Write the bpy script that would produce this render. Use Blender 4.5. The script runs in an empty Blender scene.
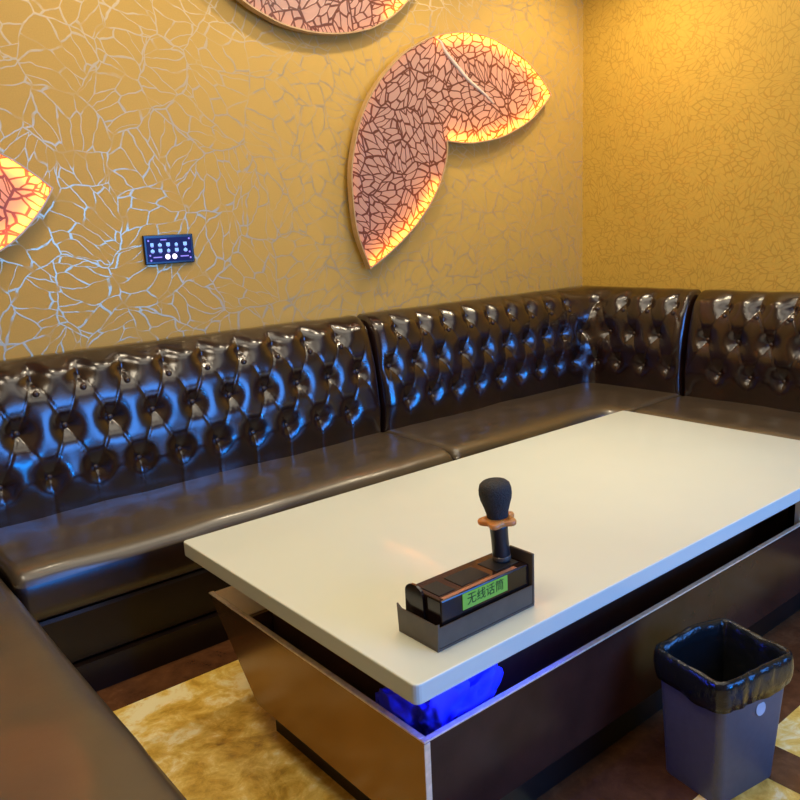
import bpy, bmesh, math, random
from mathutils import Vector, Matrix, noise

random.seed(7)
scn = bpy.context.scene
COL = scn.collection
PI = math.pi

# ------------------------------------------------------------------ helpers
def link(o, parent=None):
    COL.objects.link(o)
    if parent is not None:
        o.parent = parent
    return o

def obj(name, bm, mats, parent=None, smooth=False, loc=None, recalc=True):
    if recalc:
        bmesh.ops.recalc_face_normals(bm, faces=bm.faces[:])
    me = bpy.data.meshes.new(name)
    bm.to_mesh(me)
    bm.free()
    if not isinstance(mats, (list, tuple)):
        mats = [mats]
    for m in mats:
        me.materials.append(m)
    if smooth:
        for p in me.polygons:
            p.use_smooth = True
    o = bpy.data.objects.new(name, me)
    if loc is not None:
        o.location = loc
    return link(o, parent)

def tag(o, label, cat, group=None, kind=None):
    o['label'] = label
    o['category'] = cat
    if group:
        o['group'] = group
    if kind:
        o['kind'] = kind
    return o

def thing(name, label, cat, loc=(0, 0, 0), rz=0.0, group=None):
    o = bpy.data.objects.new(name, None)
    o.empty_display_size = 0.1
    o.location = loc
    o.rotation_euler = (0, 0, rz)
    COL.objects.link(o)
    return tag(o, label, cat, group)

def struct(name, bm, mats, **k):
    o = obj(name, bm, mats, **k)
    o['kind'] = 'structure'
    return o

def add_box(bm, x0, x1, y0, y1, z0, z1, bevel=0.0, seg=2):
    vs = [bm.verts.new((x, y, z)) for x in (x0, x1) for y in (y0, y1) for z in (z0, z1)]
    idx = [(0, 1, 3, 2), (4, 6, 7, 5), (0, 4, 5, 1), (2, 3, 7, 6), (0, 2, 6, 4), (1, 5, 7, 3)]
    fs = [bm.faces.new([vs[i] for i in f]) for f in idx]
    if bevel > 0:
        es = list({e for f in fs for e in f.edges})
        bmesh.ops.bevel(bm, geom=es, offset=bevel, segments=seg, profile=0.5, affect='EDGES')
    return bm

def box_bm(*a, **k):
    return add_box(bmesh.new(), *a, **k)

def add_prism(bm, pts, vec):
    """closed polygon pts (3d, planar) extruded by vec"""
    a = [bm.verts.new(p) for p in pts]
    b = [bm.verts.new(Vector(p) + Vector(vec)) for p in pts]
    n = len(pts)
    bm.faces.new(a)
    bm.faces.new(b[::-1])
    for i in range(n):
        bm.faces.new((a[i], b[i], b[(i + 1) % n], a[(i + 1) % n]))
    return bm

def add_lathe(bm, prof, n=40, base=(0, 0, 0), tilt=None):
    rings = []
    M = tilt if tilt is not None else Matrix.Identity(3)
    B = Vector(base)
    for r, z in prof:
        rings.append([bm.verts.new(B + M @ Vector((r * math.cos(2 * PI * k / n), r * math.sin(2 * PI * k / n), z))) for k in range(n)])
    for i in range(len(rings) - 1):
        for k in range(n):
            bm.faces.new((rings[i][k], rings[i][(k + 1) % n], rings[i + 1][(k + 1) % n], rings[i + 1][k]))
    bm.faces.new(rings[0][::-1])
    bm.faces.new(rings[-1])
    return bm

def add_tube(bm, pts, rad, n=8, closed=False, radf=None):
    pts = [Vector(p) for p in pts]
    N = len(pts)
    rings = []
    for i, p in enumerate(pts):
        if closed:
            t = pts[(i + 1) % N] - pts[i - 1]
        else:
            t = pts[min(i + 1, N - 1)] - pts[max(i - 1, 0)]
        t.normalize()
        u = Vector((0, 1, 0)).cross(t)
        if u.length < 1e-4:
            u = Vector((1, 0, 0)).cross(t)
        u.normalize()
        w = t.cross(u)
        r = rad if radf is None else rad * radf(i / (N - 1))
        rings.append([bm.verts.new(p + r * (math.cos(2 * PI * k / n) * u + math.sin(2 * PI * k / n) * w)) for k in range(n)])
    for i in range(N if closed else N - 1):
        a, b = rings[i], rings[(i + 1) % N]
        for k in range(n):
            bm.faces.new((a[k], a[(k + 1) % n], b[(k + 1) % n], b[k]))
    if not closed:
        bm.faces.new(rings[0][::-1])
        bm.faces.new(rings[-1])
    return bm

def lerp(a, b, t):
    return a + (b - a) * t

def smooth01(t):
    t = max(0.0, min(1.0, t))
    return t * t * (3 - 2 * t)

def catmull(pts, corners=(), closed=True, sub=8):
    """pts 2d; corners = indices kept sharp"""
    n = len(pts)
    out = []
    rng = range(n) if closed else range(n - 1)
    for i in rng:
        p1, p2 = Vector(pts[i]), Vector(pts[(i + 1) % n])
        p0 = Vector(pts[(i - 1) % n]) if (closed or i > 0) else p1 * 2 - p2
        p3 = Vector(pts[(i + 2) % n]) if (closed or i + 2 < n) else p2 * 2 - p1
        if i in corners:
            p0 = p1 * 2 - p2
        if (i + 1) % n in corners:
            p3 = p2 * 2 - p1
        for k in range(sub):
            t = k / sub
            out.append(0.5 * ((2 * p1) + (p2 - p0) * t + (2 * p0 - 5 * p1 + 4 * p2 - p3) * t * t + (3 * p1 - p0 - 3 * p2 + p3) * t ** 3))
    if not closed:
        out.append(Vector(pts[-1]))
    return out

# ------------------------------------------------------------------ materials
class NT:
    def __init__(self, name):
        self.m = bpy.data.materials.new(name)
        self.m.use_nodes = True
        self.t = self.m.node_tree
        self.b = self.t.nodes['Principled BSDF']
        self.out = self.t.nodes['Material Output']
    def n(self, typ, **k):
        nd = self.t.nodes.new(typ)
        for a, v in k.items():
            setattr(nd, a, v)
        return nd
    def l(self, a, b):
        self.t.links.new(a, b)
    def math(self, op, a, b=None, c=None, clamp=False):
        nd = self.n('ShaderNodeMath', operation=op)
        nd.use_clamp = clamp
        for i, v in enumerate((a, b, c)):
            if v is None:
                continue
            if isinstance(v, (int, float)):
                nd.inputs[i].default_value = v
            else:
                self.l(v, nd.inputs[i])
        return nd.outputs[0]
    def vmath(self, op, a, b=None, scale=None):
        nd = self.n('ShaderNodeVectorMath', operation=op)
        for i, v in enumerate((a, b)):
            if v is None:
                continue
            if isinstance(v, (tuple, list)):
                nd.inputs[i].default_value = v
            else:
                self.l(v, nd.inputs[i])
        if scale is not None:
            if isinstance(scale, (int, float)):
                nd.inputs['Scale'].default_value = scale
            else:
                self.l(scale, nd.inputs['Scale'])
        return nd.outputs[0]
    def ss(self, v, lo, hi, o0=0.0, o1=1.0):
        nd = self.n('ShaderNodeMapRange', interpolation_type='SMOOTHSTEP')
        self.l(v, nd.inputs['Value'])
        for nm, x in (('From Min', lo), ('From Max', hi), ('To Min', o0), ('To Max', o1)):
            nd.inputs[nm].default_value = x
        return nd.outputs['Result']
    def mix(self, f, a, b, typ='MIX'):
        nd = self.n('ShaderNodeMix', data_type='RGBA', blend_type=typ)
        for s, v in ((nd.inputs[0], f), (nd.inputs[6], a), (nd.inputs[7], b)):
            if isinstance(v, (int, float)):
                s.default_value = v
            elif isinstance(v, (tuple, list)):
                s.default_value = (*v, 1.0)[:4]
            else:
                self.l(v, s)
        return nd.outputs[2]
    def noise(self, vec=None, scale=5.0, detail=4.0, rough=0.5, dist=0.0):
        nd = self.n('ShaderNodeTexNoise')
        nd.inputs['Scale'].default_value = scale
        nd.inputs['Detail'].default_value = detail
        nd.inputs['Roughness'].default_value = rough
        nd.inputs['Distortion'].default_value = dist
        if vec is not None:
            self.l(vec, nd.inputs['Vector'])
        return nd
    def ramp(self, f, stops):
        nd = self.n('ShaderNodeValToRGB')
        cr = nd.color_ramp
        while len(cr.elements) < len(stops):
            cr.elements.new(0.5)
        for e, (p, c) in zip(cr.elements, stops):
            e.position = p
            e.color = (*c, 1.0)[:4]
        self.l(f, nd.inputs[0])
        return nd.outputs[0]
    def bump(self, h, strength=0.3, dist=0.01):
        nd = self.n('ShaderNodeBump')
        nd.inputs['Strength'].default_value = strength
        nd.inputs['Distance'].default_value = dist
        self.l(h, nd.inputs['Height'])
        self.l(nd.outputs[0], self.b.inputs['Normal'])
    def set(self, **k):
        for a, v in k.items():
            s = self.b.inputs[a.replace('_', ' ')]
            if isinstance(v, (int, float)):
                s.default_value = v
            elif isinstance(v, (tuple, list)):
                s.default_value = (*v, 1.0)[:4]
            else:
                self.l(v, s)
        return self

def plain(name, col, rough=0.5, metal=0.0, var=0.12, nscale=30.0, bump=0.0, **k):
    m = NT(name)
    tc = m.n('ShaderNodeTexCoord')
    nz = m.noise(tc.outputs['Object'], nscale, 4)
    c = m.ramp(nz.outputs[0], [(0.25, tuple(x * (1 - var) for x in col)), (0.75, tuple(min(1, x * (1 + var)) for x in col))])
    m.set(Base_Color=c, Roughness=rough, Metallic=metal, **k)
    if bump > 0:
        m.bump(nz.outputs[0], bump, 0.005)
    return m.m

def emit(name, col, strength, base=(0.02, 0.02, 0.02), spec=0.5):
    m = NT(name)
    m.set(Base_Color=base, Emission_Color=col, Emission_Strength=strength, Roughness=0.3, Specular_IOR_Level=spec)
    return m.m

def fan_lines(m, vec2, big, kth, kr, wsmall, wbig, warp=0.02):
    """branching leaf-skeleton pattern: fans of cells spreading from scattered centres.
    returns 0..1 mask (1 = on a line)"""
    nz = m.noise(vec2, 9.0, 2)
    off = m.vmath('SUBTRACT', nz.outputs['Color'], (0.5, 0.5, 0.5))
    v = m.vmath('ADD', vec2, m.vmath('SCALE', off, scale=warp))
    vb = m.n('ShaderNodeTexVoronoi', voronoi_dimensions='2D', feature='F1')
    vb.inputs['Scale'].default_value = big
    m.l(v, vb.inputs['Vector'])
    loc = m.vmath('SUBTRACT', v, vb.outputs['Position'])
    # drift each fan's centre to one side of its cell so that it opens one way
    sc = m.n('ShaderNodeSeparateColor')
    m.l(vb.outputs['Color'], sc.inputs[0])
    an = m.math('MULTIPLY', sc.outputs[0], 6.2832)
    sp = m.n('ShaderNodeSeparateXYZ')
    m.l(loc, sp.inputs[0])
    c_, s_ = m.math('COSINE', an), m.math('SINE', an)
    xr = m.math('ADD', m.math('MULTIPLY', c_, sp.outputs[0]), m.math('MULTIPLY', s_, sp.outputs[1]))
    yr = m.math('SUBTRACT', m.math('MULTIPLY', c_, sp.outputs[1]), m.math('MULTIPLY', s_, sp.outputs[0]))
    # strips of a cell spread slightly from one end like the veins of a leaf
    xr = m.math('MULTIPLY', xr, m.math('MULTIPLY_ADD', yr, 4.0, 1.0))
    cb = m.n('ShaderNodeCombineXYZ')
    m.l(m.math('MULTIPLY', xr, kth), cb.inputs[0])
    m.l(m.math('MULTIPLY', yr, kr), cb.inputs[1])
    cv = m.vmath('ADD', cb.outputs[0], m.vmath('SCALE', vb.outputs['Color'], scale=40.0))
    vs = m.n('ShaderNodeTexVoronoi', voronoi_dimensions='2D', feature='DISTANCE_TO_EDGE')
    vs.inputs['Scale'].default_value = 1.0
    m.l(cv, vs.inputs['Vector'])
    ve = m.n('ShaderNodeTexVoronoi', voronoi_dimensions='2D', feature='DISTANCE_TO_EDGE')
    ve.inputs['Scale'].default_value = big
    m.l(v, ve.inputs['Vector'])
    lin = m.math('MULTIPLY', vs.outputs['Distance'], 1.0 / kth)
    a = m.ss(lin, wsmall * 0.45, wsmall * 1.1, 1, 0)
    b = m.ss(ve.outputs['Distance'], wbig * big * 0.55, wbig * big * 1.3, 1, 0)
    return m.math('MAXIMUM', a, b)

def vec2_from(m, ax0, ax1):
    tc = m.n('ShaderNodeTexCoord')
    sp = m.n('ShaderNodeSeparateXYZ')
    m.l(tc.outputs['Object'], sp.inputs[0])
    cb = m.n('ShaderNodeCombineXYZ')
    m.l(sp.outputs[ax0], cb.inputs[0])
    m.l(sp.outputs[ax1], cb.inputs[1])
    return cb.outputs[0]

def wallpaper(name, ax, base_a, base_b, foil, line_rough, line_metal, amount, pat):
    m = NT(name)
    v = vec2_from(m, ax, 2)
    ln = fan_lines(m, v, *pat)
    fine = m.noise(v, 220.0, 2)
    br = m.noise(v, 1.6, 3)
    brk = m.noise(v, 14.0, 2)
    ln = m.math('MULTIPLY', ln, m.ss(brk.outputs[0], 0.36, 0.5, 0.25, 1.0))
    base = m.mix(br.outputs[0], base_a, base_b)
    base = m.mix(m.math('MULTIPLY', fine.outputs[0], 0.35), base, tuple(x * 0.62 for x in base_a))
    f = m.math('MULTIPLY', ln, amount)
    m.set(Base_Color=m.mix(f, base, foil), Metallic=m.math('MULTIPLY', f, line_metal),
          Roughness=m.math('ADD', 0.62, m.math('MULTIPLY', f, line_rough - 0.62)))
    m.bump(m.math('ADD', m.math('MULTIPLY', ln, 0.8), m.math('MULTIPLY', fine.outputs[0], 0.3)), 0.12, 0.002)
    return m.m

M = {}
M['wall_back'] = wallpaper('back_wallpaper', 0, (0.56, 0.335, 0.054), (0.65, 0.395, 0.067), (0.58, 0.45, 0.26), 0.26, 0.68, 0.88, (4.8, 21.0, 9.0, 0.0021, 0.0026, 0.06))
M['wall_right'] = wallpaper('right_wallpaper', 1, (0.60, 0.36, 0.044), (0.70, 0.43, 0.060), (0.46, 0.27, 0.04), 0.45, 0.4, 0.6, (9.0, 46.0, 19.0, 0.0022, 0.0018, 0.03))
M['wall_plain'] = plain('plain_wallpaper', (0.42, 0.27, 0.10), 0.7)
M['ceiling'] = plain('ceiling_paint', (0.42, 0.34, 0.24), 0.8)

def leather(name, dark, light, rough, nbump, coat=0.4, crough=0.18):
    m = NT(name)
    tc = m.n('ShaderNodeTexCoord')
    a = m.noise(tc.outputs['Object'], 7.0, 5, 0.6)
    g = m.n('ShaderNodeTexVoronoi', feature='DISTANCE_TO_EDGE')
    g.inputs['Scale'].default_value = 260.0
    m.l(tc.outputs['Object'], g.inputs['Vector'])
    w = m.noise(tc.outputs['Object'], 28.0, 3, 0.5, 0.6)
    m.set(Base_Color=m.ramp(a.outputs[0], [(0.3, dark), (0.7, light)]),
          Roughness=m.ss(w.outputs[0], 0.3, 0.7, rough - 0.01, rough + 0.02), Specular_IOR_Level=0.7,
          Coat_Weight=coat, Coat_Roughness=crough)
    m.bump(m.math('ADD', m.math('MULTIPLY', m.ss(g.outputs['Distance'], 0.0, 0.2), 0.12), w.outputs[0]), nbump, 0.006)
    return m.m
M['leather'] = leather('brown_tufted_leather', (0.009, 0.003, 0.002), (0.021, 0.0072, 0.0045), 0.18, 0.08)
M['leather_seat'] = leather('brown_seat_leather', (0.058, 0.040, 0.022), (0.074, 0.052, 0.027), 0.36, 0.06, 0.6, 0.19)  # lighter than the backs: wall sheen put into the seat colour
M['leather_base'] = plain('dark_base_leather', (0.012, 0.0065, 0.005), 0.3, 0, 0.2, 12, 0.08, Specular_IOR_Level=0.3)
M['leather_face_shaded'] = leather('shaded_front_face_leather', (0.010, 0.005, 0.004), (0.018, 0.009, 0.006), 0.30, 0.06, 0.2, 0.25)  # shaded copy of the seat leather for the cushion front
M['button'] = plain('button_leather', (0.04, 0.02, 0.013), 0.22)

# floor: gold marble panels between dark brown marble strips
def marble(name, stops, scale, rough):
    m = NT(name)
    tc = m.n('ShaderNodeTexCoord')
    n1 = m.noise(tc.outputs['Object'], scale, 8, 0.65, 1.4)
    n2 = m.noise(tc.outputs['Object'], scale * 5, 6, 0.7, 0.5)
    f = m.math('ADD', m.math('MULTIPLY', n1.outputs[0], 0.58), m.math('MULTIPLY', n2.outputs[0], 0.42))
    m.set(Base_Color=m.ramp(f, stops), Roughness=rough, Specular_IOR_Level=0.5)
    m.bump(n2.outputs[0], 0.1, 0.003)
    return m.m
M['gold_tile'] = marble('gold_marble', [(0.34, (0.30, 0.15, 0.015)), (0.44, (0.66, 0.40, 0.055)), (0.51, (0.86, 0.60, 0.13)), (0.58, (1.0, 0.88, 0.48))], 3.2, 0.30)
M['brown_tile'] = marble('brown_marble', [(0.3, (0.05, 0.018, 0.007)), (0.55, (0.12, 0.048, 0.018)), (0.75, (0.22, 0.10, 0.04))], 5.0, 0.22)

M['table_white'] = plain('cream_lacquer', (0.665, 0.70, 0.58), 0.30, 0, 0.03, 3.0, Coat_Weight=0.4, Coat_Roughness=0.06)
M['bronze'] = plain('bronze_mirror_panel', (0.27, 0.148, 0.058), 0.20, 0.75, 0.15, 4.0)
M['dark_gloss'] = plain('dark_brown_gloss', (0.040, 0.014, 0.009), 0.2, 0, 0.3, 8.0, Specular_IOR_Level=0.13)
M['tray'] = plain('dark_tray', (0.11, 0.055, 0.036), 0.35)
M['trim'] = plain('polished_edge_trim', (0.80, 0.66, 0.48), 0.25, 0.35, 0.2, 60.0, 0.25)
M['shelf'] = plain('gold_beige_laminate', (0.92, 0.74, 0.46), 0.28, 0.1, 0.1, 9)
M['blue_led'] = emit('blue_led', (0.02, 0.06, 1.0), 90)
M['blue_cloth'] = plain('blue_cloth', (0.03, 0.03, 0.80), 0.7, 0, 0.25, 25, 0.3)

M['dock_dark'] = plain('dark_acrylic', (0.016, 0.008, 0.006), 0.14)
M['dock_plate'] = plain('smoked_acrylic', (0.085, 0.066, 0.050), 0.22)
M['dock_hole_shade'] = plain('slot_shade_black', (0.004, 0.003, 0.003), 0.6)
M['edge_reflection'] = plain('coppery_reflection', (0.42, 0.20, 0.12), 0.3, 0.4)
M['green'] = emit('green_lcd', (0.14, 0.42, 0.05), 0.42, (0.10, 0.25, 0.04))
M['lcd_ink'] = plain('lcd_ink', (0.006, 0.05, 0.006), 0.5)
M['mic_grey'] = plain('charcoal_foam', (0.022, 0.022, 0.022), 0.8, 0, 0.5, 300, 0.6)
M['mic_body'] = plain('black_mic_body', (0.016, 0.015, 0.017), 0.35)
M['mic_ring'] = plain('orange_silicone_ring', (0.62, 0.25, 0.07), 0.35, 0, 0.1, 30, Subsurface_Weight=0.2)

M['bin'] = plain('grey_bin_plastic', (0.070, 0.072, 0.085), 0.45, 0, 0.08, 60, 0.05)
m = NT('black_bin_bag')
tc = m.n('ShaderNodeTexCoord')
nz = m.noise(tc.outputs['Object'], 24, 4, 0.55, 1.0)
m.set(Base_Color=(0.008, 0.009, 0.010), Roughness=0.17, Specular_IOR_Level=0.4)
m.bump(nz.outputs[0], 0.35, 0.012)
M['bag'] = m.m
M['sticker'] = plain('white_sticker', (0.45, 0.45, 0.46), 0.5)

M['bezel'] = plain('black_panel_bezel', (0.006, 0.006, 0.008), 0.2)
M['screen'] = emit('navy_screen', (0.008, 0.006, 0.075), 1.0, (0.004, 0.004, 0.012), 0.15)
M['icon_blue'] = emit('icon_blue', (0.28, 0.52, 1.0), 1.3)
M['icon_white'] = emit('icon_white', (0.95, 0.85, 1.0), 2.2)
M['icon_violet'] = emit('icon_violet', (0.35, 0.25, 1.0), 1.0)

m = NT('leaf_lattice_panel')
v = vec2_from(m, 0, 2)
ln = fan_lines(m, v, 7.5, 36.0, 15.0, 0.0030, 0.0044, 0.035)
nz = m.noise(v, 6, 3)
m.set(Base_Color=m.mix(ln, m.mix(nz.outputs[0], (0.20, 0.14, 0.118), (0.255, 0.18, 0.15)), (0.035, 0.014, 0.010)), Roughness=0.4)
m.bump(ln, 0.3, 0.003)
tr_ = m.n('ShaderNodeBsdfTranslucent')
m.l(m.mix(ln, (0.80, 0.58, 0.46), (0.24, 0.07, 0.015)), tr_.inputs['Color'])
ad = m.n('ShaderNodeAddShader')
m.l(m.b.outputs[0], ad.inputs[0])
m.l(tr_.outputs[0], ad.inputs[1])
m.l(ad.outputs[0], m.out.inputs['Surface'])
M['leaf'] = m.m
M['leaf_back'] = plain('leaf_back_plate', (0.45, 0.38, 0.32), 0.6)
M['leaf_rim'] = plain('leaf_rim', (0.56, 0.36, 0.17), 0.35, 0.2)
M['leaf_rib'] = plain('leaf_midrib', (0.80, 0.62, 0.42), 0.4)
M['leaf_led'] = emit('amber_led', (1.0, 0.40, 0.03), 24.0)
M['leaf_led_soft'] = emit('amber_led_soft', (1.0, 0.40, 0.06), 1.4)

# ------------------------------------------------------------------ room shell
X0, Y0, ZC = -3.985, -4.35, 2.75
T = 0.12
struct('wall_back', box_bm(X0 - T, T, 0, T, 0, ZC), M['wall_back'])
struct('wall_right', box_bm(0, T, Y0, 0, 0, ZC), M['wall_right'])
struct('wall_left', box_bm(X0 - T, X0, Y0, 0, 0, ZC), M['wall_plain'])
struct('wall_front', box_bm(X0 - T, T, Y0 - T, Y0, 0, ZC), M['wall_plain'])
struct('ceiling', box_bm(X0 - T, T, Y0 - T, T, ZC, ZC + 0.1), M['ceiling'])

def floor_bm():
    bm = bmesh.new()
    P, W = 1.3, 1.17
    def quad(x0, x1, y0, y1, mi):
        x0, x1, y0, y1 = max(x0, X0), min(x1, 0), max(y0, Y0), min(y1, 0)
        if x1 - x0 < 1e-6 or y1 - y0 < 1e-6:
            return
        f = bm.faces.new([bm.verts.new(p) for p in ((x0, y0, 0), (x1, y0, 0), (x1, y1, 0), (x0, y1, 0))])
        f.material_index = mi
    y = -0.785 + P
    row = 0
    while y > Y0 - P:
        ys, ye = y, y - W                       # gold band ys..ye then strip
        off = -1.43 if row % 2 else -1.96
        x = off - 3 * P
        if row == 1:                            # one wide gold panel on the left, brown in place of shade under and before the table
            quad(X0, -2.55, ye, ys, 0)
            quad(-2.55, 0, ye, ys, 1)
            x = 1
        while x < 1:
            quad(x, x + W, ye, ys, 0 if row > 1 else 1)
            quad(x + W, x + P, ye, ys, 1)
            x += P
        quad(X0, 0, ye - (P - W), ye, 1)
        y -= P
        row += 1
    # slab underneath
    add_box(bm, X0 - T, T, Y0 - T, T, -0.1, -0.002)
    for f in bm.faces:
        if f.calc_center_median().z < -0.001:
            f.material_index = 1
    return bm
struct('floor', floor_bm(), [M['gold_tile'], M['brown_tile']], recalc=True)

# ------------------------------------------------------------------ sofa
def straight_back(x0, x1):
    """stations along the back wall from x0 to x1"""
    L = abs(x1 - x0)
    def f(s):
        x = x0 + (x1 - x0) * s / L
        return lambda d: (x, -d)
    return L, f

def straight_side(xw, sgn, y0, y1):
    """along a side wall at xw; sgn=-1 for right wall (room toward -x), +1 for left wall"""
    L = abs(y1 - y0)
    def f(s):
        y = y0 + (y1 - y0) * s / L
        return lambda d: (xw + sgn * d, y)
    return L, f

def corner_path(xw, sgn, xstart, yend, D0, rc):
    """along the back wall from xstart to the corner at xw, round it, along the side wall to yend"""
    c = D0 + rc
    L1 = abs((xw + sgn * c) - xstart)
    La = rc * PI / 2
    L2 = abs(yend) - c
    def f(s):
        if s <= L1:
            x = xstart + ((xw + sgn * c) - xstart) * s / L1
            return lambda d: (x, -d)
        if s >= L1 + La:
            y = -c - (s - L1 - La)
            return lambda d: (xw + sgn * d, y)
        ph = (s - L1) / La * PI / 2
        ux, uy = math.sin(ph), math.cos(ph)
        def g(d):
            t = max(0, min(1, (D0 - d) / D0))
            k = lerp(1.0, 1.0 / max(ux, uy), t)
            r = (c - d) * k
            return (xw + sgn * (c - ux * r), -c + uy * r)
        return g
    return L1 + La + L2, f

BACK = [(0.170, 0.36), (0.175, 0.42), (0.177, 0.48), (0.168, 0.56), (0.150, 0.70), (0.131, 0.79), (0.114, 0.85), (0.098, 0.89), (0.077, 0.920), (0.050, 0.938), (0.024, 0.943), (0.004, 0.944)]
Z1, HH = 0.870, 0.159

def resample(pts, n):
    d = [0.0]
    for a, b in zip(pts, pts[1:]):
        d.append(d[-1] + math.hypot(b[0] - a[0], b[1] - a[1]))
    out = []
    for i in range(n + 1):
        t = d[-1] * i / n
        k = max(j for j in range(len(d)) if d[j] <= t + 1e-9)
        k = min(k, len(pts) - 2)
        u = (t - d[k]) / (d[k + 1] - d[k])
        out.append((lerp(pts[k][0], pts[k + 1][0], u), lerp(pts[k][1], pts[k + 1][1], u)))
    return out
_c = catmull(BACK, closed=False, sub=8)
PROF = resample([(v.x, v.y) for v in _c], 96)
def prof_normal(i):
    a, b = PROF[max(0, i - 1)], PROF[min(len(PROF) - 1, i + 1)]
    dx, dz = b[0] - a[0], b[1] - a[1]
    l = math.hypot(dx, dz)
    return (dz / l, -dx / l)
PN = [prof_normal(i) for i in range(len(PROF))]

def backrest(L, f, s0, a, parent, nb1):
    """deep buttoned back: row 1 buttons at s0 + k*a, row 2 half a step on"""
    def lattice(s, z):
        zc = max(Z1 - 2 * HH, min(Z1, z))
        p = (s - s0) / a + (zc - Z1) / (2 * HH)
        q = (s - s0) / a - (zc - Z1) / (2 * HH)
        return p, q
    def disp(s, i):
        d, z = PROF[i]
        p, q = lattice(s, z)
        sp, sq = abs(math.sin(PI * p)), abs(math.sin(PI * q))
        h = 1.0 - 0.14 * math.exp(-(min(sp, sq) / 0.055)) - 0.03 * (1 - (sp * sq) ** 0.5)
        amp = 0.036
        if z > Z1:
            amp = lerp(0.036, 0.008, smooth01((z - Z1) / 0.07))
            if i > 60:
                amp *= smooth01((len(PROF) - 1 - i) / 10.0)
        if z < Z1 - 2 * HH:
            amp = lerp(0.036, 0.016, smooth01((Z1 - 2 * HH - z) / 0.10))
        e = min(s, L - s)
        ef = smooth01(e / 0.06)
        out = lerp(0.6 * amp, amp * h, ef)
        # button pit
        for row in range(3):
            zr = Z1 - row * HH
            if abs(z - zr) > 0.11:
                continue
            so = s0 + (a / 2 if row % 2 else 0)
            k = round((s - so) / a)
            sb = so + k * a
            if sb < 0.045 or sb > L - 0.045:
                continue
            r2 = (s - sb) ** 2 + (z - zr) ** 2
            out -= 0.024 * math.exp(-((s - sb) ** 2 / 0.040 ** 2 + (z - zr) ** 2 / 0.043 ** 2) ** 1.05) + 0.007 * math.exp(-r2 / 0.014 ** 2)
        wr = noise.noise(Vector((s * 9, z * 9, L * 3.1))) * 0.004 * ef
        # rolled ends
        roll = 0.0
        if e < 0.03:
            t = 1 - e / 0.03
            roll = 0.036 * (1 - math.sqrt(max(0, 1 - t * t)))
        return out + wr - roll
    n = int(L / 0.0062)
    bm = bmesh.new()
    cols = []
    for j in range(n + 1):
        s = L * j / n
        g = f(s)
        col = []
        for i, (d, z) in enumerate(PROF):
            h = disp(s, i)
            nd, nz = PN[i]
            dd = max(0.003, d + nd * h)
            x, y = g(dd)
            col.append(bm.verts.new((x, y, min(z + nz * h, 0.962))))
        cols.append(col)
    for end in (0, n):
        g = f(L * end / n)
        col = [bm.verts.new((*g(0.003), v.co.z)) for v in cols[end]]
        if end == 0:
            cols.insert(0, col)
        else:
            cols.append(col)
    for A, B in zip(cols, cols[1:]):
        for i in range(len(A) - 1):
            bm.faces.new((A[i], A[i + 1], B[i + 1], B[i]))
    o = obj('backrest', bm, M['leather'], parent, smooth=True)
    # buttons
    proto = None
    for row in range(3):
        zr = Z1 - row * HH
        i = min(range(70), key=lambda q: abs(PROF[q][1] - zr))
        so = s0 + (a / 2 if row % 2 else 0)
        k = -2
        while so + k * a < L:
            sb = so + k * a
            k += 1
            if sb < 0.045 or sb > L - 0.045:
                continue
            h = disp(sb, i) + 0.003
            d, z = PROF[i]
            nd, nz = PN[i]
            g = f(sb)
            x, y = g(d + nd * h)
            xx, yy = g(d + nd * h + 0.02)
            nv = Vector((xx - x, yy - y, 0.02 * nz / max(nd, 0.2))).normalized()
            if proto is None:
                bb = bmesh.new()
                add_lathe(bb, [(0.0105, -0.006), (0.0115, 0.0), (0.0105, 0.0035), (0.0075, 0.0062), (0.003, 0.0074), (0.0004, 0.0076)], 16)
                b = obj('button', bb, M['button'], o, smooth=True)
                proto = b
            else:
                b = proto.copy()
                COL.objects.link(b)
                b.parent = o
            b.location = (x, y, z + nz * h)
            b.rotation_euler = nv.to_track_quat('Z', 'Y').to_euler()
    return o

def sweep_closed(L, f, prof, parent, name, mat, endroll=0.0, crown=0.0, step=0.02, seed=0.0, smooth=True):
    n = max(2, int(L / step))
    bm = bmesh.new()
    cols = []
    dm = sum(p[0] for p in prof) / len(prof)
    zm = sum(p[1] for p in prof) / len(prof)
    ss = [L * j / n for j in range(n + 1)]
    if endroll > 0:
        ex = [endroll * k for k in (0.08, 0.25, 0.5, 0.75)]
        ss = sorted(set(ss + ex + [L - e for e in ex]))
    for s in ss:
        g = f(s)
        e = min(s, L - s)
        sc = 0.0
        if endroll > 0 and e < endroll:
            t = 1 - e / endroll
            sc = endroll * (1 - math.sqrt(max(0, 1 - t * t)))
        col = []
        for d, z in prof:
            dd = d - (sc * 0.8 if d > dm else 0)
            zz = z - (sc * 0.8 if z > zm else -sc * 0.2)
            if crown and z > zm:
                zz += crown * noise.noise(Vector((s * 3.1 + seed, d * 6, seed))) + crown * 0.5 * noise.noise(Vector((s * 9 + seed, d * 14, 3 + seed)))
            x, y = g(dd)
            col.append(bm.verts.new((x, y, zz)))
        cols.append(col)
    m_ = len(prof)
    for A, B in zip(cols, cols[1:]):
        for i in range(m_):
            bm.faces.new((A[i], A[(i + 1) % m_], B[(i + 1) % m_], B[i]))
    bm.faces.new(cols[0])
    bm.faces.new(cols[-1][::-1])
    return obj(name, bm, mat, parent, smooth=smooth)

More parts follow.
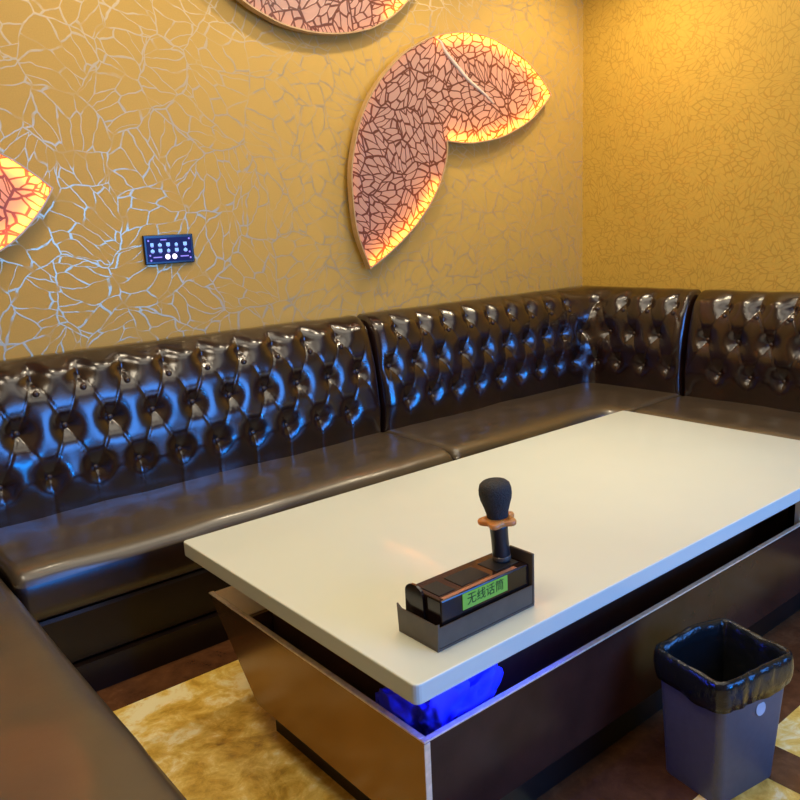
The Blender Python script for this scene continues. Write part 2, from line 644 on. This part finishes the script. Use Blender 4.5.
def seat_profile():
    top = [(0.03, 0.405), (0.08, 0.418), (0.15, 0.425), (0.22, 0.429), (0.30, 0.432), (0.38, 0.433), (0.45, 0.432), (0.54, 0.430), (0.585, 0.427),
           (0.612, 0.421), (0.632, 0.409), (0.645, 0.390), (0.650, 0.364), (0.650, 0.335), (0.648, 0.300), (0.640, 0.274), (0.60, 0.266), (0.40, 0.266), (0.03, 0.266)]
    c = catmull(top[:16], closed=False, sub=4)
    return [(v.x, v.y) for v in c] + top[16:]
SEATP = seat_profile()

def sofa(label, bpath, spath, s0, a):
    t = thing('sofa_section', label, 'sofa', (0, 0, 0), 0, 'tufted leather sofa sections')
    L, f = bpath
    backrest(L, f, s0, a, t, 0)
    L, f = spath
    sc_ = sweep_closed(L, f, SEATP, t, 'seat_cushion', [M['leather_seat'], M['leather_face_shaded']], 0.03, 0.006, 0.03, L)
    for p in sc_.data.polygons:                 # shade under the rolled edge put into a darker leather
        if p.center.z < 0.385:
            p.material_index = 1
    sweep_closed(L, f, [(0.03, 0.2655), (0.634, 0.2655), (0.639, 0.255), (0.628, 0.108), (0.618, 0.100), (0.03, 0.100)], t, 'base', M['leather_base'], step=0.2, smooth=False)
    sweep_closed(L, f, [(0.05, 0.098), (0.648, 0.098), (0.648, 0.0), (0.05, 0.0)], t, 'plinth', M['leather_base'], step=0.2, smooth=False)
    return t

sofa('dark brown buttoned leather sofa section along the back wall, under the touch panel',
     straight_back(-3.327, -1.655), straight_back(-3.327, -1.652), -3.231 + 3.327, 0.155)
sofa('dark brown buttoned leather corner sofa section wrapping the far corner behind the table',
     corner_path(0.0, -1, -1.643, -0.755, 0.17, 0.10), corner_path(0.0, -1, -1.646, -0.757, 0.65, 0.08), 0.137, 0.1505)
sofa('dark brown buttoned leather sofa section along the right wall at the photo edge',
     straight_side(0.0, -1, -0.767, -2.55), straight_side(0.0, -1, -0.765, -2.55), 0.19, 0.157)
sofa('brown leather sofa section at the left edge, only its smooth seat in view',
     corner_path(X0, 1, -3.339, -2.6, 0.17, 0.10), straight_side(X0, 1, -0.01, -2.6), 0.10, 0.155)

# ------------------------------------------------------------------ table
TX0, TX1, TY0, TY1 = -2.951, -0.907, -1.911, -0.921
tb = thing('coffee_table', 'long cream topped low table with bronze and dark brown base', 'table', (0, 0, 0))
def top_bm():
    bm = bmesh.new()
    add_box(bm, TX0, TX1, TY0, TY1, 0.458, 0.50)
    ve = [e for e in bm.edges if abs(e.verts[0].co.z - e.verts[1].co.z) > 0.02]
    bmesh.ops.bevel(bm, geom=ve, offset=0.014, segments=4, profile=0.5, affect='EDGES')
    he = [e for e in bm.edges if abs(e.verts[0].co.z - e.verts[1].co.z) < 1e-5 and len(e.link_faces) == 2 and abs(e.link_faces[0].normal.z - e.link_faces[1].normal.z) > 0.5]
    bmesh.ops.bevel(bm, geom=he, offset=0.003, segments=2, profile=0.5, affect='EDGES')
    return bm
obj('tabletop', top_bm(), M['table_white'], tb)
BX0, BX1, BYF, BYB, ZR, ZB = -2.916, -0.945, -1.887, -0.985, 0.352, 0.12
side = [(BYB, ZR), (BYF, ZR), (BYF, ZB), (-1.215, ZB)]
for x, w in ((BX0, 0.014), (BX1 - 0.014, 0.014)):
    obj('side_panel', add_prism(bmesh.new(), [(x, y, z) for y, z in side], (w, 0, 0)), M['bronze'], tb)
obj('front_panel', box_bm(BX0 + 0.0145, BX1 - 0.0145, BYF, BYF + 0.014, ZB, ZR), M['dark_gloss'], tb)
obj('back_panel', add_prism(bmesh.new(), [(BX0 + 0.0145, BYB, ZR - 0.016), (BX0 + 0.0145, -1.215, ZB), (BX0 + 0.0145, -1.23, ZB), (BX0 + 0.0145, BYB - 0.02, ZR - 0.016)], (BX1 - BX0 - 0.029, 0, 0)), M['bronze'], tb)
obj('bottom_panel', box_bm(BX0 + 0.0145, BX1 - 0.0145, BYF + 0.0145, -1.235, ZB, ZB + 0.02), M['tray'], tb)
CX0, CX1, CY0, CY1 = -2.836, -1.02, -1.70, -1.175
obj('core_block', box_bm(CX0, CX1, CY0, CY1, ZB + 0.0205, 0.4578), M['tray'], tb)
obj('ledge', box_bm(BX0 + 0.0145, BX1 - 0.0145, -1.1745, BYB - 0.001, ZR - 0.0155, ZR + 0.001), M['shelf'], tb)
obj('ledge_front', box_bm(BX0 + 0.0145, CX0 - 0.0005, -1.190, -1.176, ZB + 0.021, ZR - 0.001), M['bronze'], tb)
tr = bmesh.new()
add_box(tr, BX0 - 0.0015, BX1 + 0.0015, BYF - 0.0015, BYF + 0.0125, ZR + 0.0003, ZR + 0.0052, 0.0012, 1)
obj('front_trim', tr, M['trim'], tb)
tr = bmesh.new()
add_box(tr, BX0 - 0.0015, BX0 + 0.0135, BYF + 0.013, BYB, ZR + 0.0003, ZR + 0.0052, 0.0012, 1)
obj('side_trim', tr, M['trim'], tb)
tr = bmesh.new()
add_box(tr, BX0 - 0.0025, BX0 + 0.013, BYF - 0.0025, BYF - 0.0003, ZB, ZR, 0.0008, 1)
obj('corner_trim', tr, M['trim'], tb)
obj('plinth', box_bm(-2.855, -1.005, -1.84, -1.19, 0.0, ZB - 0.0005), M['leather_base'], tb)
obj('support_block', box_bm(-1.31, -0.97, -1.866, -1.850, ZB + 0.0205, 0.4575), M['shelf'], tb)
obj('led_strip', box_bm(-2.90, -2.50, -1.893, -1.887, 0.451, 0.4575), M['blue_led'], tb)

# blue cloth bundled in the tray at the near corner
def bundle(cx, cy, cz, rx, ry, rz, seed, amp):
    bm = bmesh.new()
    bmesh.ops.create_icosphere(bm, subdivisions=5, radius=1.0)
    for v in bm.verts:
        p = v.co.copy()
        k = 1.0 + amp * noise.noise(p * 1.7 + Vector((seed, 0, 0))) - amp * 0.9 * abs(noise.noise(p * 3.3 + Vector((0, seed, 0)))) + amp * 0.25 * noise.noise(p * 8)
        q = Vector((abs(p.x) ** 0.7 * math.copysign(1, p.x), abs(p.y) ** 0.7 * math.copysign(1, p.y), abs(p.z) ** 0.8 * math.copysign(1, p.z))) * k
        v.co = Vector((cx + rx * q.x, cy + ry * q.y, cz + rz * q.z))
        v.co.x = max(v.co.x, BX0 + 0.018)
        v.co.y = max(min(v.co.y, -1.712), BYF + 0.018)
        v.co.z = min(max(v.co.z, ZB + 0.022), 0.452)
    return bm
tag(obj('blue_cloth', bundle(-2.785, -1.795, 0.29, 0.125, 0.085, 0.165, 3.3, 0.5), M['blue_cloth'], smooth=True),
    'bright blue crumpled cloth tucked under the near corner of the tabletop', 'cloth')

# ------------------------------------------------------------------ microphone dock
TZ = 0.5005
dk = thing('microphone_dock', 'dark acrylic microphone dock with green display on the tabletop', 'dock', (0, 0, 0))
dx0, dx1, dy0, dy1 = -2.842, -2.558, -1.852, -1.732
obj('base_plate', box_bm(dx0, dx1, dy0, dy1, TZ, TZ + 0.005), M['dock_plate'], dk)
obj('front_plate', box_bm(dx0 + 0.0045, dx1 - 0.0045, dy0, dy0 + 0.004, TZ + 0.0055, TZ + 0.049, 0.001, 1), M['dock_plate'], dk)
lp = [(dx0, dy0, TZ + 0.0055), (dx0, dy1, TZ + 0.0055), (dx0, dy1 + 0.004, TZ + 0.062), (dx0, dy1 - 0.008, TZ + 0.054), (dx0, dy0 + 0.010, TZ + 0.054), (dx0, dy0 - 0.003, TZ + 0.060)]
obj('end_plate', add_prism(bmesh.new(), lp, (0.004, 0, 0)), M['dock_plate'], dk)
obj('end_plate', box_bm(dx1 - 0.006, dx1, dy0 - 0.002, -1.785, TZ + 0.0055, 0.622, 0.0015, 1), M['dock_plate'], dk)
bx0, bx1, by0, by1, bz = -2.822, dx1 - 0.0065, -1.8435, -1.745, 0.598
obj('body', box_bm(bx0, bx1, by0, by1, TZ + 0.0055, bz, 0.003, 2), M['dock_dark'], dk)
ep = [(bx0 - 0.0005, -1.80, TZ + 0.006), (bx0 - 0.0005, by1 + 0.004, TZ + 0.006)]
ep += [(bx0 - 0.0005, by1 + 0.004 - 0.027 + 0.027 * math.cos(t), 0.592 + 0.020 * math.sin(t)) for t in [k * PI / 10 for k in range(11)]]
obj('end_cap', add_prism(bmesh.new(), ep, (-0.006, 0, 0)), M['dock_dark'], dk)
for x0_, x1_ in ((-2.808, -2.765), (-2.745, -2.665), (-2.645, -2.575)):
    s = bmesh.new()
    add_box(s, x0_, x1_, -1.823, -1.768, bz + 0.0002, bz + 0.0014, 0.0005, 1)
    obj('slot_shade', s, M['dock_hole_shade'], dk)  # flat black plates stand in for the shade inside open slots
obj('reflection_strip', box_bm(bx0 + 0.01, -2.60, by0 + 0.003, by0 + 0.012, bz + 0.0002, bz + 0.0012), M['edge_reflection'], dk)  # coppery reflection along the top front edge, laid on as a strip
sc = obj('display', box_bm(-2.765, -2.634, by0 - 0.0022, by0 - 0.0002, 0.560, 0.5945, 0.0006, 1), M['green'], dk)

def text_mesh(body, size, name, mat, parent, loc, rot):
    cu = bpy.data.curves.new('tmp_text', 'FONT')
    cu.body = body
    cu.size = size
    cu.align_x = 'CENTER'
    cu.align_y = 'CENTER'
    cu.extrude = 0.0003
    to = bpy.data.objects.new('tmp_text', cu)
    COL.objects.link(to)
    dg = bpy.context.evaluated_depsgraph_get()
    dg.update()
    me = bpy.data.meshes.new_from_object(to.evaluated_get(dg))
    bpy.data.objects.remove(to)
    bpy.data.curves.remove(cu)
    me.name = name
    me.materials.clear()
    me.materials.append(mat)
    o = bpy.data.objects.new(name, me)
    o.location = loc
    o.rotation_euler = rot
    return link(o, parent)
text_mesh('\u65e0\u7ebf\u8bdd\u7b52', 0.027, 'display_characters', M['lcd_ink'], sc, (-2.6995, by0 - 0.0026, 0.578), (PI / 2, 0, 0))

# ------------------------------------------------------------------ microphone
mb = Vector((-2.594, -1.792, bz + 0.0016))
tilt = Matrix.Rotation(math.radians(-4.5), 3, 'Y') @ Matrix.Rotation(math.radians(-1.5), 3, 'X')
mc = thing('microphone', 'black handheld microphone with orange ring, head up in the dock', 'microphone', mb)
mc.rotation_euler = tilt.to_euler()
obj('handle', add_lathe(bmesh.new(), [(0.0185, 0.0), (0.0195, 0.003), (0.0195, 0.02), (0.0190, 0.05), (0.0200, 0.078), (0.0215, 0.086)], 40), M['mic_body'], mc, smooth=True)
obj('collar', add_lathe(bmesh.new(), [(0.0200, 0.0), (0.0206, 0.002), (0.0206, 0.008), (0.0200, 0.010)], 40, (0, 0, 0.003)), M['dock_plate'], mc, smooth=True)
obj('head', add_lathe(bmesh.new(), [(0.0212, 0.0864), (0.0218, 0.098), (0.0240, 0.112), (0.0285, 0.128), (0.0335, 0.143), (0.0355, 0.155), (0.0352, 0.166), (0.0325, 0.1765), (0.0265, 0.182), (0.018, 0.185), (0.008, 0.186), (0.0006, 0.1862)], 44), M['mic_grey'], mc, smooth=True)
rg = bmesh.new()
NR = 72
pr = []
for k in range(NR):
    t = 2 * PI * k / NR
    R_ = 0.0375 + 0.0065 * math.cos(5 * t + 0.4)
    pr.append((math.cos(t), math.sin(t), R_))
rr = []
for zz, fac in ((-0.0055, 0.96), (-0.003, 1.0), (0.003, 1.0), (0.0055, 0.96)):
    rr.append([rg.verts.new((c * r * fac, s * r * fac, 0.094 + zz)) for c, s, r in pr])
inn = [[rg.verts.new((c * 0.0228, s * 0.0228, 0.094 + zz)) for c, s, r in pr] for zz in (-0.009, 0.009)]
loops = [inn[0]] + rr + [inn[1]]
for A, B in zip(loops, loops[1:]):
    for k in range(NR):
        rg.faces.new((A[k], A[(k + 1) % NR], B[(k + 1) % NR], B[k]))
for k in range(NR):
    rg.faces.new((inn[1][k], inn[1][(k + 1) % NR], inn[0][(k + 1) % NR], inn[0][k]))
obj('ring', rg, M['mic_ring'], mc, smooth=True)

# ------------------------------------------------------------------ waste bin and its bag
BC, BR = Vector((-2.153, -2.074, 0)), math.radians(-9.5)
BW, BD, BH = 0.240, 0.188, 0.315
def rrect(w, d, r, n=6):
    pts = []
    for cx, cy, a0 in ((w / 2 - r, d / 2 - r, 0), (-w / 2 + r, d / 2 - r, PI / 2), (-w / 2 + r, -d / 2 + r, PI), (w / 2 - r, -d / 2 + r, 3 * PI / 2)):
        for k in range(n + 1):
            t = a0 + PI / 2 * k / n
            pts.append((cx + r * math.cos(t), cy + r * math.sin(t)))
    return pts
def dense(pts, step=0.006):
    out = []
    n = len(pts)
    for i in range(n):
        a, b = Vector(pts[i]), Vector(pts[(i + 1) % n])
        k = max(1, int((b - a).length / step))
        for j in range(k):
            out.append(a.lerp(b, j / k))
    return out
bn = thing('waste_bin', 'small grey rectangular waste bin standing on the floor before the table', 'bin', BC, BR)
bm = bmesh.new()
loops = []
for w, d, z in ((BW * .84, BD * .84, 0), (BW * .845, BD * .845, 0.004), (BW, BD, BH), (BW - .008, BD - .008, BH), (BW * .84 - .008, BD * .84 - .008, 0.01)):
    loops.append([bm.verts.new((x, y, z)) for x, y in rrect(w, d, 0.02)])
for A, B in zip(loops, loops[1:]):
    n = len(A)
    for k in range(n):
        bm.faces.new((A[k], A[(k + 1) % n], B[(k + 1) % n], B[k]))
bm.faces.new(loops[0][::-1])
bm.faces.new(loops[-1])
obj('tub', bm, M['bin'], bn, smooth=False)
st = bmesh.new()
zst = 0.212
ysf = -(BD * lerp(.845, 1.0, zst / BH)) / 2 - 0.0006
add_lathe(st, [(0.0165, 0), (0.0165, 0.0008)], 24)
so = obj('sticker', st, M['sticker'], bn, loc=(0.020, ysf, zst))
so.rotation_euler = (PI / 2 - 0.055, 0, 0)

# bag: folded over the rim
path = dense(rrect(1.0, 1.0, 0.12), 0.02)
def bag_bm():
    bm = bmesh.new()
    prof = [(-0.003, -0.068, 1), (0.009, -0.064, 1), (0.011, -0.045, 1), (0.012, -0.025, 1), (0.011, -0.006, .8), (0.008, 0.006, .5), (0.001, 0.011, .4), (-0.007, 0.007, .5), (-0.011, -0.01, .8),
            (-0.014, -0.04, 1), (-0.018, -0.08, 1), (-0.024, -0.13, 1), (-0.032, -0.18, 1), (-0.05, -0.215, 1)]
    loops = []
    base = rrect(BW, BD, 0.022)
    pts = dense(base, 0.005)
    n = len(pts)
    for off, dz, wa in prof:
        lp = []
        for i, p in enumerate(pts):
            t = (pts[(i + 1) % n] - pts[i - 1]).normalized()
            nr = Vector((t.y, -t.x))
            s = i / n * 60
            wn = noise.noise(Vector((p.x * 22, p.y * 22, dz * 16 + 5))) * 0.006 * wa
            rt = max(0.0, (-dz - 0.1) / 0.2)
            if dz < -0.02 and off < 0:
                wn = wn * 1.8
                taper = lerp(1.0, 0.86, min(1, -dz / BH))
            else:
                taper = lerp(1.0, 0.86, min(1, max(0, -dz) / BH)) if off > 0 else 1.0
            o_ = off + (wn if off < 0.0 else abs(wn) * 1.2)
            q = p * taper + nr * o_
            # bag stands up a little at the back corners
            lift = 0.0
            if dz > -0.012:
                back = smooth01((p.y / BD + 0.5 - 0.62) / 0.38)
                right = smooth01((p.x / BW + 0.5) / 1.0)
                lift = 0.012 * back * (0.35 + math.exp(-((p.x - 0.02) / 0.06) ** 2)) + 0.003 * noise.noise(Vector((p.x * 30, p.y * 30, 1)))
            edge = 0.0
            if dz < -0.06 and off > -0.006:
                edge = 0.010 * noise.noise(Vector((p.x * 14, p.y * 14, 9)))
            lp.append(bm.verts.new((q.x, q.y, BH + dz + lift + edge)))
        loops.append(lp)
    for A, B in zip(loops, loops[1:]):
        for k in range(n):
            bm.faces.new((A[k], A[(k + 1) % n], B[(k + 1) % n], B[k]))
    bm.faces.new(loops[-1])
    return bm
bg = tag(obj('bin_bag', bag_bm(), M['bag'], smooth=True), 'black plastic bin bag folded over the rim of the waste bin', 'bag')
bg.location = BC
bg.rotation_euler = (0, 0, BR)

# ------------------------------------------------------------------ wall touch panel
px0, px1, pz0, pz1 = -2.597, -2.400, 1.224, 1.332
tp = thing('touch_panel', 'small black wall touch panel with glowing blue icons', 'control panel', (0, 0, 0))
obj('bezel', box_bm(px0, px1, -0.014, -0.0005, pz0, pz1, 0.003, 2), M['bezel'], tp)
scr = obj('screen', box_bm(px0 + 0.010, px1 - 0.010, -0.0152, -0.0142, pz0 + 0.009, pz1 - 0.011), M['screen'], tp)
def icon(name, mat, u, v, w, h, shape='box'):
    x = px0 + (px1 - px0) * u
    z = pz1 - (pz1 - pz0) * v
    bm = bmesh.new()
    if shape == 'disc':
        add_prism(bm, [(x + w * math.cos(2 * PI * k / 20), -0.0154, z + w * math.sin(2 * PI * k / 20)) for k in range(20)], (0, -0.0006, 0))
    elif shape == 'house':
        add_prism(bm, [(x - w, -0.0154, z - h), (x + w, -0.0154, z - h), (x + w, -0.0154, z + h * .2), (x, -0.0154, z + h), (x - w, -0.0154, z + h * .2)], (0, -0.0006, 0))
    else:
        add_box(bm, x - w, x + w, -0.0160, -0.0154, z - h, z + h, 0.0002, 1)
    obj(name, bm, mat, scr)
for j, v_ in enumerate((0.33, 0.53)):
    for i, u_ in enumerate((0.155, 0.31, 0.475, 0.64, 0.82)):
        icon('icon', M['icon_blue'], u_, v_, 0.0072 if (i + j) % 3 else 0.0060, 0.0062, 'house' if (i + j) % 2 else 'box')
        icon('icon_caption', M['icon_violet'], u_, v_ + 0.078, 0.0045, 0.0012)
for u_ in (0.445, 0.585):
    icon('round_button', M['icon_white'], u_, 0.755, 0.0098, 0.0098, 'disc')
for u_ in (0.245, 0.79):
    icon('slider', M['icon_violet'], u_, 0.76, 0.017, 0.0022)
icon('title_bar', M['icon_violet'], 0.39, 0.175, 0.012, 0.0020)
for u_, v_ in ((0.09, 0.19), (0.91, 0.16), (0.10, 0.69), (0.11, 0.86), (0.90, 0.62), (0.91, 0.82)):
    icon('corner_icon', M['icon_violet'], u_, v_, 0.0036, 0.0036, 'disc')

# ------------------------------------------------------------------ leaf wall lamps
def offset2(pts, d):
    n = len(pts)
    area = sum(pts[i].x * pts[(i + 1) % n].y - pts[(i + 1) % n].x * pts[i].y for i in range(n))
    sg = 1 if area > 0 else -1
    out = []
    for i in range(n):
        e0 = (pts[i] - pts[i - 1])
        e1 = (pts[(i + 1) % n] - pts[i])
        n0 = Vector((-e0.y, e0.x)).normalized() * sg
        n1 = Vector((-e1.y, e1.x)).normalized() * sg
        nn = n0 + n1
        nn = nn.normalized() if nn.length > 1e-5 else n0
        k = min(2.2, 1.0 / max(0.3, nn.dot(n0)))
        out.append(pts[i] + nn * d * k)
    return out

YB, YP, YF = -0.028, -0.054, -0.060
def leaf_lamp(label, pts, corners, hot, warm, mount, ribs=(), sub=8):
    """pts (x, z) outline; hot / warm = index spans of control points lit by bright / soft LED strip"""
    t = thing('leaf_wall_lamp', label, 'wall lamp', (0, 0, 0), 0, 'backlit leaf lamps on the back wall')
    out = catmull(pts, corners, True, sub)
    inn = offset2(out, 0.006)
    n = len(out)
    bm = bmesh.new()
    bm.faces.new([bm.verts.new((p.x, YP, p.y)) for p in offset2(out, 0.0060)])
    obj('lattice_panel', bm, M['leaf'], t)
    bm = bmesh.new()
    add_prism(bm, [(p.x, YB - 0.001, p.y) for p in offset2(out, 0.0064)], (0, 0.002, 0))
    obj('back_plate', bm, M['leaf_back'], t)
    cx_, cz_ = mount
    obj('mount', box_bm(cx_ - 0.06, cx_ + 0.06, YB + 0.0012, -0.0005, cz_ - 0.06, cz_ + 0.06), M['leaf_rim'], t)
    bm = bmesh.new()
    L4 = [[bm.verts.new((p.x, y, p.y)) for p in src] for src, y in ((out, YB), (out, YF), (inn, YF), (inn, YB))]
    for a_ in range(4):
        A, B = L4[a_], L4[(a_ + 1) % 4]
        for k in range(n):
            bm.faces.new((A[k], A[(k + 1) % n], B[(k + 1) % n], B[k]))
    obj('rim', bm, M['leaf_rim'], t)
    led = offset2(out, 0.016)
    for spans, mat, rad in ((hot, M['leaf_led'], 0.0045), (warm, M['leaf_led_soft'], 0.0035)):
        for a_, b_ in spans:
            ii = list(range(a_ * sub + 1, b_ * sub))
            bm = bmesh.new()
            add_tube(bm, [(led[i % n].x, YP + 0.017, led[i % n].y) for i in ii], rad, 8)
            obj('led_strip', bm, mat, t, smooth=True)
    for rb in ribs:
        c = catmull(rb, closed=False, sub=6)
        bm = bmesh.new()
        add_tube(bm, [(p.x, YP - 0.002, p.y) for p in c], 0.0085, 8, radf=lambda u: 0.35 + 0.75 * math.sin(PI * u) ** 0.7)
        obj('midrib', bm, M['leaf_rib'], t, smooth=True)
    return t

A_PTS = [(-1.585, 1.141), (-1.643, 1.29), (-1.661, 1.42), (-1.659, 1.577), (-1.616, 1.735), (-1.569, 1.831), (-1.506, 1.92), (-1.426, 2.0), (-1.336, 2.072), (-1.237, 2.125), (-1.154, 2.161), (-1.069, 2.183), (-0.96, 2.201), (-0.844, 2.2), (-0.724, 2.181), (-0.537, 2.118), (-0.424, 2.044), (-0.334, 1.961), (-0.418, 1.884), (-0.527, 1.81), (-0.711, 1.736), (-0.898, 1.702), (-1.012, 1.699), (-1.087, 1.705), (-1.094, 1.629), (-1.137, 1.524), (-1.205, 1.424), (-1.316, 1.313), (-1.46, 1.211)]
leaf_lamp('large two lobed leaf wall lamp glowing amber, near the room corner', A_PTS, (0, 17, 23), [(10, 17), (17, 23), (25, 29)], [(2, 10), (23, 25)], (-1.4, 1.75),
          ribs=[[(-1.135, 2.150), (-1.112, 2.139), (-1.083, 2.099), (-1.015, 2.044), (-0.939, 1.987), (-0.833, 1.931), (-0.77, 1.89)]])
B_PTS = [(-2.33, 2.36), (-2.21, 2.235), (-2.106, 2.172), (-2.043, 2.145), (-1.959, 2.118), (-1.857, 2.105), (-1.763, 2.104), (-1.652, 2.116), (-1.521, 2.148), (-1.428, 2.192), (-1.364, 2.232), (-1.316, 2.272), (-1.23, 2.36), (-1.14, 2.50), (-1.36, 2.60), (-1.68, 2.63), (-2.0, 2.58), (-2.2, 2.48)]
leaf_lamp('leaf wall lamp cut off by the top edge, only its lower rim showing', B_PTS, (0, 13), [(9, 13)], [(0, 9), (13, 18)], (-1.75, 2.35))
C_PTS = [(-3.80, 1.50), (-3.68, 1.36), (-3.52, 1.25), (-3.36, 1.225), (-3.22, 1.245), (-3.1, 1.299), (-3.033, 1.344), (-2.982, 1.394), (-2.937, 1.448), (-2.904, 1.5), (-2.95, 1.54), (-3.001, 1.579), (-3.056, 1.612), (-3.2, 1.675), (-3.4, 1.71), (-3.6, 1.665)]
leaf_lamp('leaf wall lamp at the left edge, its glowing pointed tip showing', C_PTS, (0, 9), [(0, 9), (9, 16)], [], (-3.35, 1.47))

# ------------------------------------------------------------------ lights
def area(name, loc, target, sx, sy, energy, col):
    ld = bpy.data.lights.new(name, 'AREA')
    ld.shape = 'RECTANGLE'
    ld.size, ld.size_y, ld.energy, ld.color = sx, sy, energy, col
    o = bpy.data.objects.new(name, ld)
    o.location = loc
    d = Vector(target) - Vector(loc)
    o.rotation_euler = d.to_track_quat('-Z', 'Y').to_euler()
    return link(o)
def spot(name, loc, target, energy, col, size=1.9, blend=0.8, radius=0.04):
    ld = bpy.data.lights.new(name, 'SPOT')
    ld.energy, ld.color, ld.spot_size, ld.spot_blend, ld.shadow_soft_size = energy, col, size, blend, radius
    o = bpy.data.objects.new(name, ld)
    o.location = loc
    d = Vector(target) - Vector(loc)
    o.rotation_euler = d.to_track_quat('-Z', 'Y').to_euler()
    return link(o)
WARM = (1.0, 0.83, 0.58)
area('ceiling_panel_light', (-1.75, -1.35, 2.74), (-1.75, -1.35, 0), 2.0, 1.0, 17, (1.0, 0.91, 0.72))
area('ceiling_panel_light', (-2.2, -2.65, 2.74), (-2.2, -2.65, 0), 2.4, 1.0, 15, (1.0, 0.90, 0.70))
area('ceiling_panel_light', (-3.55, -1.6, 2.74), (-3.55, -1.6, 0), 0.6, 0.8, 20, (1.0, 0.86, 0.64))
for x in (-2.7, -1.55, -0.5):
    spot('wall_downlight', (x, -0.60, 2.72), (x + 0.02, -0.05, 0.9), 21 if x < -2 else 36, WARM, 2.4)
spot('wall_downlight', (-0.62, -0.9, 2.72), (-0.05, -0.7, 0.9), 26, (1.0, 0.83, 0.50), 2.5)
# blue television screen on the wall opposite the back wall
area('television_glow', (-1.4, Y0 + 0.03, 1.35), (-1.4, 0, 1.1), 1.8, 1.0, 78, (0.06, 0.30, 1.0))
area('white_foil_fill', (-1.6, Y0 + 0.03, 2.25), (-1.6, 0, 1.9), 1.7, 0.6, 3, (0.95, 0.97, 1.0))  # unseen white fill, added to whiten the glints of the wallpaper foil
for x in (-2.7, -1.9, -1.1):
    spot('blue_edge_fill', (x, Y0 + 0.1, 0.56), (x, -1.9, 0.38), 105, (0.0, 0.27, 1.0), math.radians(24), 0.6, 0.05)  # unseen blue fill, added to tint the table's front edge
spot('table_downlight', (-1.45, -1.35, 2.7), (-1.55, -1.35, 0.5), 46, (1.0, 0.95, 0.80), 0.72, 1.0, 0.06)

w = bpy.data.worlds.new('room_world')
scn.world = w
w.use_nodes = True
w.node_tree.nodes['Background'].inputs[0].default_value = (0.9, 0.75, 0.55, 1)
w.node_tree.nodes['Background'].inputs[1].default_value = 0.1

# ------------------------------------------------------------------ camera
cd = bpy.data.cameras.new('camera')
cam = bpy.data.objects.new('camera', cd)
COL.objects.link(cam)
cd.sensor_fit = 'HORIZONTAL'
cd.sensor_width = 36.0
cd.lens = 796.885 / 800 * 36.0
cd.clip_start = 0.02
r = Vector((0.76882349, -0.63788322, -0.04489376))
u = Vector((0.16884699, 0.13478965, 0.97638232))
f = Vector((0.61676668, 0.75824584, -0.21133411))
R = Matrix((r, u, -f)).transposed()
cam.matrix_world = Matrix.Translation((-3.77991967, -2.92288724, 1.31837881)) @ R.to_4x4()
scn.camera = cam

scn.view_settings.view_transform = 'Standard'
scn.view_settings.look = 'None'
scn.view_settings.exposure = 0.0
scn.cycles.use_denoising = True
scn.cycles.max_bounces = 8
scn.cycles.sample_clamp_indirect = 6.0
